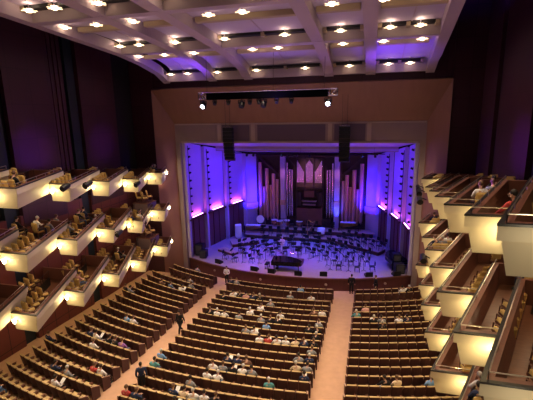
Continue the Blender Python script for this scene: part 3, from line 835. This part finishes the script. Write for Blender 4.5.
# ================================================================== AUDITORIUM SEATS
ROWS = [23.9,24.75]+[round(26.27+.83*k,2) for k in range(20)]
RNG = dict(L=(-12.5,-6.4), C=(-4.65,4.1), R=(5.9,12.5))
BN = dict(L='left', C='centre', R='right')
def seat_pos(bk, ri, j):
    x0, x1 = RNG[bk]; n = int((x1-x0)/.53); x = x0+(j+.5)*(x1-x0)/n; y = ARC[1]-math.sqrt(ROWS[ri]**2-x*x)
    return x, y, math.atan2(ARC[1]-y, -x)-PI/2
def seat_parts():
    w = .535
    back = MB()
    n = 5; vs = []
    for i in range(n):                     # gently curved shell back
        u = -w/2+w*i/(n-1); c = -.05*math.cos(u/w*PI)
        for (yy, z) in ((-.20,.26),(-.30,.86),(-.25,.87),(-.15,.26)): vs.append((u, yy+c, z))
    fs = [(3,2,1,0),tuple(4*(n-1)+i for i in range(4))]
    for i in range(n-1):
        for k in range(4): fs.append((i*4+k, i*4+(k+1)%4, (i+1)*4+(k+1)%4, (i+1)*4+k))
    back.add(vs, fs)
    cush = MB(); cush.box((0,-.22,.68),(w-.05,.12,.42),bev=.04,rx=.16); cush.box((0,-.285,.885),(w-.06,.10,.035),bev=.012)
    pan = MB(); pan.box((0,.05,.44),(w-.06,.46,.11),bev=.04)
    arm = []
    for x in (-w/2+.02, w/2-.02):
        arm.append(MB().box((x,.02,.60),(.045,.42,.04),bev=.01).box((x,.02,.30),(.03,.34,.60)))
    return [('backrest',back,'seatback'),('back_cushion',cush,'seattan'),('seat_cushion',pan,'seattan'),('armrest',arm[0],'seatwood'),('armrest',arm[1],'seatwood')]
sr = empty('auditorium_seat')
SP = seat_parts()
bk_ = None
for nm, mb, m in SP:
    o_ = mb.build(nm, M[m], bk_ if nm == 'back_cushion' else sr)
    bk_ = bk_ or o_
SEAT = Proto(sr)
er = empty('row_end_panel')
b = MB(); b.prism([(-.03,-.36),(.03,-.36),(.03,.14),(-.03,.14)], 0, lambda x,y: .86 if y < 0 else .64); b.build('panel', M['seatback'], er)
b = MB(); b.prism([(-.035,-.365),(.035,-.365),(.035,.145),(-.035,.145)], lambda x,y: .86 if y < 0 else .62, lambda x,y: .89 if y < 0 else .65); b.build('top_cap', M['riser'], er)
ENDP = Proto(er)
allseats = []
cam0 = Vector((6.74,-33.8,13.87))
for bk in 'LCR':
    x0, x1 = RNG[bk]; n = int((x1-x0)/.53)
    for ri in range(len(ROWS)):
        if bk == 'L' and ri in (0,): rngj = range(2, n)
        else: rngj = range(n)
        for j in rngj:
            x, y, a = seat_pos(bk, ri, j)
            if ri < 2 and abs(x) > 11.3: continue
            allseats.append((bk, ri, j, x, y, a))
        for e in (-1, 1):
            xe = x0-.02 if e < 0 else x1+.02
            if ri < 2 and abs(xe) > 11.3: continue
            ye = ARC[1]-math.sqrt(ROWS[ri]**2-xe*xe); ae = math.atan2(ARC[1]-ye, -xe)-PI/2
            if abs(xe) < 7 or bk == 'C':
                ENDP.put((xe, ye, fz(ye)), ae, 'wooden end panel of the %s row, %s side of the %s block' % (ORD[ri], 'left' if e < 0 else 'right', BN[bk]), 'end panel', 'row end panels')
def vis(q):
    bk, ri, j, x, y, a = q
    d = (Vector((x,y,fz(y)))-cam0).length
    pen = 0
    if bk == 'R' and x > 9.6-.0*ri: pen = 40
    if y < -18.5: pen = 30
    if bk == 'C' and y < -18.0: pen = 30
    return d+pen
allseats.sort(key=vis)
for q in allseats[:300]:
    bk, ri, j, x, y, a = q
    SEAT.put((x,y,fz(y)), a, 'tan and dark maroon theatre seat in the %s row of the %s block' % (ORD[ri], BN[bk]), 'seat', '%s block %s row seats' % (BN[bk], ORD[ri]))
rest = []
for nm, mb, m in SP:
    big = MB()
    for q in allseats[300:]:
        bk, ri, j, x, y, a = q
        Mx = Matrix.Translation((x,y,fz(y))) @ Matrix.Rotation(a, 4, 'Z')
        big.add([tuple(Mx @ Vector(v)) for v in mb.v], mb.f)
    rest.append((big, m))
tot = MB(); mats = []; idx = []
for big, m in rest:
    tot.add(big.v, big.f); idx += [len(mats)]*len(big.f); mats.append(M[m])
me = bpy.data.meshes.new('distant_seats'); me.from_pydata(tot.v, [], tot.f)
for m in mats: me.materials.append(m)
me.polygons.foreach_set('material_index', idx); me.update()
o = link('auditorium_seats', me); tag(o, 'remaining curved rows of tan and dark maroon theatre seats further from the camera', 'seats', kind='stuff')

# ================================================================== PEOPLE
def skin_mesh(name, J, E, sub=1):
    """J: {key:(x,y,z,r)}, E: list of key pairs; first key is root -> evaluated mesh"""
    keys = list(J); me = bpy.data.meshes.new(name+'_sk'); me.from_pydata([J[k][:3] for k in keys], [(keys.index(a), keys.index(c)) for a, c in E], [])
    o = bpy.data.objects.new(name+'_sk', me); COL.objects.link(o)
    md = o.modifiers.new('s','SKIN'); sv = me.skin_vertices[0].data
    for i, k in enumerate(keys):
        r = J[k][3]; sv[i].radius = (r, r) if not isinstance(r, tuple) else r; sv[i].use_root = (i == 0)
    if sub: o.modifiers.new('ss','SUBSURF').levels = sub; o.modifiers['ss'].render_levels = sub
    dg = bpy.context.evaluated_depsgraph_get(); dg.update()
    ev = o.evaluated_get(dg); m2 = bpy.data.meshes.new_from_object(ev); 
    vs = [tuple(v.co) for v in m2.vertices]; fs = [tuple(p.vertices) for p in m2.polygons]
    bpy.data.objects.remove(o); bpy.data.meshes.remove(m2); bpy.data.meshes.remove(me)
    return vs, fs
def hand(b, w, f, up, s):
    """palm at w pointing along f, five tapered fingers"""
    w, f, up = Vector(w), Vector(f).normalized(), Vector(up).normalized(); sd = f.cross(up).normalized()*s
    for i, (L, off) in enumerate(((.075,-.03),(.085,-.01),(.08,.012),(.06,.032))):
        p0 = w+f*.07+sd*off; p1 = p0+f*L*.5-up*.008; p2 = p1+f*L*.45-up*.03
        b.tube(p0, p1, .0105, .0095, 5); b.tube(p1, p2, .0095, .007, 5)
    p0 = w+f*.02-sd*.035; p1 = p0+f*.035-sd*.03; p2 = p1+f*.035-up*.01
    b.tube(p0, p1, .013, .011, 5); b.tube(p1, p2, .011, .008, 5)
def make_person(name, pose, wide=1.0):
    P = dict(pose)
    hx, hy, hz = P['head']
    J = {'pelvis':(*P['pelvis'],.105),'waist':(*P['waist'],.095),'chest':(*P['chest'],.115),'neck0':(*P['neck'],.055),'neck1':(hx,hy,hz-.10,.05),'skull':(hx,hy,hz,.055)}
    E = [('pelvis','waist'),('waist','chest'),('chest','neck0'),('neck0','neck1'),('neck1','skull')]
    for s in 'lr':
        J['sh'+s] = (*P['sh'+s],.05); J['el'+s] = (*P['el'+s],.038); J['wr'+s] = (*P['wr'+s],.027)
        f = (Vector(P['wr'+s])-Vector(P['el'+s])).normalized(); q = Vector(P['wr'+s])+f*.07; J['pa'+s] = (*q,(.036,.02))
        J['hip'+s] = (*P['hip'+s],.08); J['kn'+s] = (*P['kn'+s],.052); J['an'+s] = (*P['an'+s],.035)
        E += [('chest','sh'+s),('sh'+s,'el'+s),('el'+s,'wr'+s),('wr'+s,'pa'+s),('pelvis','hip'+s),('hip'+s,'kn'+s),('kn'+s,'an'+s)]
    vs, fs = skin_mesh(name, J, E); b = MB(); b.add(vs, fs)
    b.ball((hx,hy,hz+.015), (.076,.095,.118), 12, 9)
    fy = P.get('face', (0,1)); F = Vector((fy[0],fy[1],0)).normalized(); S = Vector((F.y,-F.x,0))
    c = Vector((hx,hy,hz))
    b.tube(c+F*.085+Vector((0,0,.03)), c+F*.112-Vector((0,0,.02)), .008, .016, 6)
    for q in (-1,1):
        e = c+F*.082+S*.032*q+Vector((0,0,.02)); b.ball(tuple(e), (.013,.013,.009), 6, 4)
        e = c+S*.080*q; b.ball(tuple(e), (.012,.018,.03), 6, 4)
    e = c+F*.088-Vector((0,0,.055)); b.ball(tuple(e), (.024,.012,.008), 6, 4)
    for s, q in (('l',-1),('r',1)):
        f = Vector(P['wr'+s])-Vector(P['el'+s]); hand(b, P['wr'+s], f, (0,0,1) if abs(f.normalized().z) < .8 else (0,-1,0), q)
    body = b
    sh = {'pelvis':(*P['pelvis'],.13*wide),'waist':(*P['waist'],.125*wide),'chest':(*P['chest'],.15*wide),'neck':(*(Vector(P['neck'])-Vector((0,0,.015))),.07)}
    E2 = [('pelvis','waist'),('waist','chest'),('chest','neck')]
    for s in 'lr':
        sh['sh'+s] = (*P['sh'+s],.078); sh['el'+s] = (*P['el'+s],.056)
        w = Vector(P['el'+s]).lerp(Vector(P['wr'+s]), .85); sh['wr'+s] = (*w,.042)
        E2 += [('chest','sh'+s),('sh'+s,'el'+s),('el'+s,'wr'+s)]
    shirt = MB(); shirt.add(*skin_mesh(name+'s', sh, E2))
    tr_ = {'pelvis':(*(Vector(P['pelvis'])-Vector((0,0,.02))),.14*wide)}; E3 = []
    for s in 'lr':
        tr_['hip'+s] = (*P['hip'+s],.105); tr_['kn'+s] = (*P['kn'+s],.075); w = Vector(P['kn'+s]).lerp(Vector(P['an'+s]), .93); tr_['an'+s] = (*w,.058)
        E3 += [('pelvis','hip'+s),('hip'+s,'kn'+s),('kn'+s,'an'+s)]
    tro = MB(); tro.add(*skin_mesh(name+'t', tr_, E3))
    hair = MB(); hair.ball((hx-F.x*.014, hy-F.y*.014, hz+.045), (.088,.102,.105), 12, 8)
    shoes = MB()
    for s in 'lr':
        a = Vector(P['an'+s]); td = Vector(P.get('toe'+s, (0,1,0))); shoes.box(a+td*.07+Vector((0,0,-.05)), (.09,.26,.085), rz=math.atan2(td.y,td.x)-PI/2, bev=.03)
    r = empty('person')
    o = body.build('body', M['skin'], r, True); 
    for nm, mb, m in (('shirt',shirt,M['paper']),('trousers',tro,M['black']),('hair',hair,M['hairb']),('shoes',shoes,M['shoe'])):
        q = mb.build(nm, m, r, True)
        if nm in ('shirt','trousers','hair'): q.material_slots[0].link = 'OBJECT'; q.material_slots[0].material = m
    return Proto(r)
def mir(P): return P
sit = dict(pelvis=(0,-.10,.55), waist=(0,-.13,.74), chest=(0,-.13,.95), neck=(0,-.10,1.11), head=(0,-.06,1.27),
  shl=(-.19,-.13,1.04), shr=(.19,-.13,1.04), ell=(-.25,-.02,.80), elr=(.25,-.02,.80), wrl=(-.12,.18,.72), wrr=(.12,.18,.72),
  hipl=(-.09,-.06,.54), hipr=(.09,-.06,.54), knl=(-.12,.34,.53), knr=(.12,.34,.53), anl=(-.12,.33,.11), anr=(.12,.33,.11))
sit2 = dict(sit); sit2.update(head=(.05,-.02,1.25), face=(.5,.85), wrr=(.05,.24,.80), elr=(.27,.0,.84), wrl=(-.02,.22,.82), chest=(.02,-.10,.95), neck=(.03,-.07,1.10))
sit3 = dict(sit); sit3.update(head=(-.05,-.05,1.26), face=(-.7,.7), ell=(-.33,-.06,.84), wrl=(-.34,.14,.70), wrr=(.0,.18,.68), knl=(-.2,.34,.53), anl=(-.22,.32,.11))
stand = dict(pelvis=(0,0,.95), waist=(0,-.01,1.13), chest=(0,0,1.32), neck=(0,0,1.47), head=(0,.02,1.63),
  shl=(-.20,0,1.40), shr=(.20,0,1.40), ell=(-.26,-.02,1.12), elr=(.26,-.02,1.12), wrl=(-.25,.06,.88), wrr=(.25,.06,.88),
  hipl=(-.09,0,.92), hipr=(.09,0,.92), knl=(-.10,.02,.50), knr=(.10,.02,.50), anl=(-.11,-.01,.10), anr=(.11,-.01,.10))
walk = dict(stand); walk.update(knl=(-.09,.20,.52), anl=(-.09,.30,.12), knr=(.09,-.02,.50), anr=(.09,-.32,.14), wrl=(-.24,-.16,.90), ell=(-.25,-.12,1.12), wrr=(.24,.24,.95), elr=(.26,.04,1.11), chest=(0,.03,1.32), neck=(0,.04,1.47), head=(0,.07,1.63))
hold = dict(stand); hold.update(wrl=(-.08,.26,1.08), wrr=(.08,.26,1.08), ell=(-.26,.02,1.10), elr=(.26,.02,1.10))
PS = [make_person('a', sit), make_person('b', sit2), make_person('c', sit3)]
PST, PW, PH = make_person('d', stand), make_person('e', walk), make_person('f', hold)
def dress(o, shirt, trou, hair):
    for ch in o.children:
        n = ch.name.split('.')[0]
        if n == 'shirt': ch.material_slots[0].link='OBJECT'; ch.material_slots[0].material = cloth(shirt)
        if n == 'trousers': ch.material_slots[0].link='OBJECT'; ch.material_slots[0].material = cloth(trou)
        if n == 'hair': ch.material_slots[0].link='OBJECT'; ch.material_slots[0].material = M[hair]
PEOPLE = [('L',4,6,'denim'),('L',4,8,'white'),('L',2,8,'grey'),('L',3,9,'grey'),('L',4,4,'brown'),('L',0,7,'grey'),('L',7,0,'black'),('L',7,1,'grey'),('L',11,6,'blue'),('L',11,7,'white'),('L',14,4,'navy'),('L',14,5,'white'),('L',15,6,'white'),('L',14,7,'black'),('L',14,9,'purple'),('L',14,8,'black'),('L',17,9,'red'),('L',17,10,'white'),('L',16,0,'navy'),('L',18,5,'navy'),('L',18,7,'grey'),('L',19,7,'white'),('L',21,2,'blue'),('C',1,1,'grey'),('C',1,0,'navy'),('C',4,1,'black'),('C',3,2,'white'),('C',3,3,'black'),('C',3,5,'navy'),('C',3,4,'pink'),('C',3,6,'black'),('C',5,7,'white'),('C',4,8,'grey'),('C',7,2,'white'),('C',7,3,'white'),('C',7,1,'black'),('C',6,6,'white'),('C',7,5,'grey'),('C',7,8,'grey'),('C',8,9,'blue'),('C',7,9,'black'),('C',9,8,'white'),('C',1,11,'blue'),('C',2,10,'grey'),('C',2,13,'white'),('C',6,10,'white'),('C',7,10,'black'),('C',5,14,'brown'),('C',5,15,'white'),('C',8,14,'black'),('C',8,15,'black'),('C',7,15,'grey'),('C',9,15,'black'),('C',10,11,'white'),('C',10,12,'white'),('C',10,13,'cream'),('C',10,14,'navy'),('C',10,15,'black'),('C',11,15,'grey'),('C',9,7,'grey'),('C',10,9,'white'),('C',10,10,'red'),('C',12,14,'grey'),('C',12,15,'navy'),('C',13,15,'grey'),('C',13,14,'cream'),('C',14,15,'navy'),('C',14,9,'white'),('C',14,10,'grey'),('C',15,12,'teal'),('C',13,8,'navy'),('C',13,7,'navy'),('C',14,0,'blue'),('C',15,0,'teal'),('C',14,6,'white'),('C',14,7,'grey'),('C',14,8,'black'),('C',13,9,'brown'),('C',15,6,'white'),('C',15,7,'white'),('C',16,5,'grey'),('C',17,4,'navy'),('C',17,5,'cream'),('C',17,6,'white'),('C',17,7,'white'),('C',17,8,'black'),('C',18,5,'cream'),('C',18,0,'red'),('C',18,1,'navy'),('R',5,0,'teal'),('R',4,1,'pink'),('R',6,2,'black'),('R',6,3,'grey'),('R',7,3,'black'),('R',6,5,'white'),('R',6,6,'navy'),('R',1,7,'black'),('R',1,6,'white'),('R',14,3,'black'),('R',14,4,'cream'),('R',14,7,'blue')]
hairs = ['hairb','hairb','hairn','hairg','hairn']; hn = dict(hairb='dark', hairg='grey', hairn='brown')
def sheet_of_paper(x, y, z, a, lab):
    o = MB().box((0,0,0),(.22,.01,.30),rx=-.9).build('concert_program', M['paper']); o.location = (x,y,z); o.rotation_euler = (0,0,a); tag(o, lab, 'program')
for i, (bk, ri, j, c) in enumerate(PEOPLE):
    x, y, a = seat_pos(bk, ri, j); h = hairs[(i*7+ri) % 5]
    n = int((RNG[bk][1]-RNG[bk][0])/.53)
    lab = 'person in %s top, %s hair, %s row of %s block, %s seat from left' % (c, hn[h], ORD[ri], BN[bk], ORD[j])
    o = PS[i % 3].put((x, y-.0, fz(y)-.02), a+random.uniform(-.15,.15), lab, 'person', 'seated audience')
    dress(o, c, random.choice(['navy','black','denim','grey']), h)
    if i % 5 == 1:
        d = Vector((-math.sin(a), math.cos(a))); sheet_of_paper(x+d.x*.30, y+d.y*.30, fz(y)+.80, a, 'white concert program, %s row, %s block, %s seat' % (ORD[ri], BN[bk], ORD[j]))
BOXP = [(-1,1,-13.36,-15.9,'black'),(-1,1,-12.33,-15.5,'white'),(-1,1,-12.4,-14.5,'grey'),(-1,1,-12.9,-13.4,'grey'),(-1,1,-12.47,-11.93,'black'),(-1,1,-12.6,-11.2,'navy'),(-1,1,-12.2,-10.6,'grey'),(-1,1,-11.44,-14.05,'grey'),(-1,1,-11.17,-7.79,'navy'),(-1,1,-10.8,-7.2,'white'),(-1,1,-11.3,-6.5,'black'),
  (-1,0,-12.3,-8.3,'black'),(-1,0,-12.34,-7.65,'grey'),(-1,0,-11.07,-14.16,'pink'),(-1,2,-10.8,-17.9,'black'),(-1,2,-12.1,-2.65,'grey'),(-1,2,-11.6,-3.2,'navy'),
  (1,2,10.3,-22.7,'red'),(1,2,10.73,-17.7,'white'),(1,2,11.3,-17.0,'grey'),(1,2,11.6,-16.2,'black'),(1,1,10.76,-11.0,'grey'),(1,1,11.1,-10.4,'white'),(1,1,10.4,-11.0,'navy'),(1,1,11.42,-3.2,'navy'),(1,1,12.15,-19.14,'teal'),(1,0,10.54,-20.8,'white'),(1,0,10.35,-21.35,'navy'),(1,0,10.32,-22.0,'grey')]
usedc = set()
for i, (s, t, x, y, c) in enumerate(BOXP):
    q = min((k for k in range(len(CH)) if k not in usedc and CH[k][0] == s and CH[k][1] == t), key=lambda k: (CH[k][2]-x)**2+(CH[k][3]-y)**2)
    usedc.add(q); _, _, px, py, pz, a, ochair = CH[q]
    if (px-x)**2+(py-y)**2 < 1.3 and abs(x) < 13.4: px, py = x, y; ochair.location = (px, py, pz); h = hairs[(i*3) % 5]
    o = PS[i % 3].put((px,py,pz+.02), a, 'person in %s top, %s tier boxes, %s wall, %s' % (c, TN[t], 'left' if s < 0 else 'right', 'about %s metres from the stage' % {0:'two',1:'four',2:'six',3:'eight',4:'ten',5:'twelve',6:'fourteen',7:'sixteen',8:'eighteen',9:'twenty',10:'twenty-two',11:'twenty-four'}[int((-py)/2)]), 'person', 'seated box audience')
    dress(o, c, random.choice(['navy','black','denim']), h)
def standing(P, x, y, rz, shirt, trou, hair, lab, z=None):
    o = P.put((x, y, fz(y) if z is None else z), rz, lab, 'person'); dress(o, shirt, trou, hair); return o
standing(PW, -5.28, -12.13, PI*.93, 'black', 'black', 'hairb', 'person in black walking up the left aisle')
standing(PST, -4.40, -18.14, PI*.15, 'navy', 'black', 'hairb', 'person in a dark suit standing in the left aisle beside the centre block')
standing(PH, -5.35, -3.05, PI, 'white', 'black', 'hairb', 'person in a white shirt and dark trousers standing before the stage at the left aisle')
standing(PST, 5.55, -2.45, 0, 'black', 'black', 'hairb', 'tall person in black standing at the stage wall by the right aisle')
standing(PST, 7.5, -2.2, PI*.6, 'black', 'black', 'hairn', 'person in black with white papers standing before the right block')
standing(PH, -1.6, 3.0, PI, 'white', 'white', 'hairg', 'person all in white standing among the music stands left of centre', z=0)

# ================================================================== STAGE LIGHTING
BL = (.10,.13,1.); VI = (.42,.16,1.); MG = (1.,.2,.75); PK = (1.,.38,.45)
for x, c, pw in ((-6.5,(.32,.10,1.),2000),(-2.2,(.75,.12,1.),2600),(2.2,(.60,.14,1.),2100),(6.5,(.26,.14,1.),1900)):
    light('SPOT', (x,-4.6,14.8), pw, c, .15, spot=math.radians(40), blend=.9, target=(x*.9,.8,0))
for x, c in ((-6,(.04,.07,1.)),(-2,(.08,.14,1.)),(2,(.08,.14,1.)),(6,(.04,.07,1.))):
    light('SPOT', (x,4.4,9.8), 2600, c, .15, spot=math.radians(85), blend=.9, target=(x,4.6,0))
for x, y, tx, ty, p, c in ((-5,5,-5.0,.6,120,(.8,.8,1)),(-3,5,-3.3,.1,130,(.9,.85,1)),(3,5,3,1.5,150,(.75,.8,1)),(5.5,5,6.2,1.3,150,(.8,.8,1)),(0,3,.3,3.0,60,(.7,.8,1)),(0,4,-.3,-2.2,160,(1,.2,1))):
    light('SPOT', (x,y,9.8), p*3, c, .1, spot=math.radians(16), blend=.6, target=(tx,ty,0))
for s in (-1,1):
    light('SPOT', (s*2.0,2.0,10.2), 2200, (.10,.012,1.), .3, spot=math.radians(80), blend=.9, target=(s*9.8,2.8,7.4))
    light('SPOT', (s*1.5,5.5,9.3), 1500, (.07,.012,1.), .3, spot=math.radians(80), blend=.9, target=(s*8.6,7.2,6.2))
    light('SPOT', (s*5.6,7.4,2.2), 5200, (.03,.01,1.), .15, spot=math.radians(62), blend=.9, target=(s*7.0,10.2,4.6))
    light('SPOT', (s*3.12,9.0,1.1), 1500, (.05,.06,1.), .1, spot=math.radians(44), blend=.9, target=(s*3.12,10.4,3.5))
    light('SPOT', (s*3.0,4,9.4), 700, (1,.30,.8), .1, spot=math.radians(12), blend=.9, target=(s*3.12,10.4,7.0))
    light('SPOT', (s*3.0,3,8.6), 380, (1,.40,.55), .2, spot=math.radians(36), blend=.8, target=(s*4.8,10.4,5.0))
    light('SPOT', (s*1.2,1.5,8.0), 800, (.36,.16,1), .5, spot=math.radians(46), blend=1, target=(-11,-13,6) if s < 0 else (11,-13,6))
light('SPOT', (0,3.5,8.6), 1100, (1,.42,.70), .2, spot=math.radians(34), blend=.8, target=(0,10.4,7.0))
light('SPOT', (0,3.5,2.0), 800, (.14,.03,1.), .3, spot=math.radians(120), blend=.9, target=(0,4.0,11))
light('SPOT', (11.9,-9,18.6), 900, (.12,.04,1), .2, spot=math.radians(90), blend=1, target=(12.6,-6.5,22))
# violet spill on the front ceiling bay, purple on the proscenium
light('SPOT', (-6.5,-5,14.6), 800, (.22,.06,1), .3, spot=math.radians(100), blend=1, target=(-7.5,-4.5,17.5))
light('SPOT', (7.5,-5,14.6), 800, (.22,.06,1), .3, spot=math.radians(100), blend=1, target=(8.0,-4.5,17.5))
light('SPOT', (0,-6,14.2), 300, (.42,.22,1), .3, spot=math.radians(140), blend=1, target=(0,-5.5,17.5))
light('AREA', (0,-14,9.5), 260, (.66,.52,1), sx=16, sy=16, rot=(PI,0,0))       # bounce from the stalls toward the ceiling
light('SPOT', (0,-12,15.0), 110, (1,.62,.52), .4, spot=math.radians(75), blend=.9, target=(0,-1.5,18))
w = bpy.data.worlds.new('world'); sc.world = w; w.use_nodes = True
w.node_tree.nodes['Background'].inputs[0].default_value = (.30,.20,.34,1); w.node_tree.nodes['Background'].inputs[1].default_value = .02

# ================================================================== CAMERA
yaw, pitch, roll = .263, .217, -.019
f = Vector((-math.sin(yaw)*math.cos(pitch), math.cos(yaw)*math.cos(pitch), -math.sin(pitch)))
rt = Vector((math.cos(yaw), math.sin(yaw), 0)); up = rt.cross(f)
r2 = rt*math.cos(roll)+up*math.sin(roll); u2 = -rt*math.sin(roll)+up*math.cos(roll)
cd = bpy.data.cameras.new('camera'); cd.sensor_width = 36; cd.lens = 392.3/533*36; cd.clip_end = 200
co = bpy.data.objects.new('camera', cd); COL.objects.link(co)
mw = Matrix((( r2.x,u2.x,-f.x,6.74),(r2.y,u2.y,-f.y,-33.8),(r2.z,u2.z,-f.z,13.87),(0,0,0,1)))
co.matrix_world = mw; sc.camera = co
sc.view_settings.view_transform = 'Standard'; sc.view_settings.look = 'None'; sc.view_settings.exposure = .18; sc.view_settings.gamma = .9
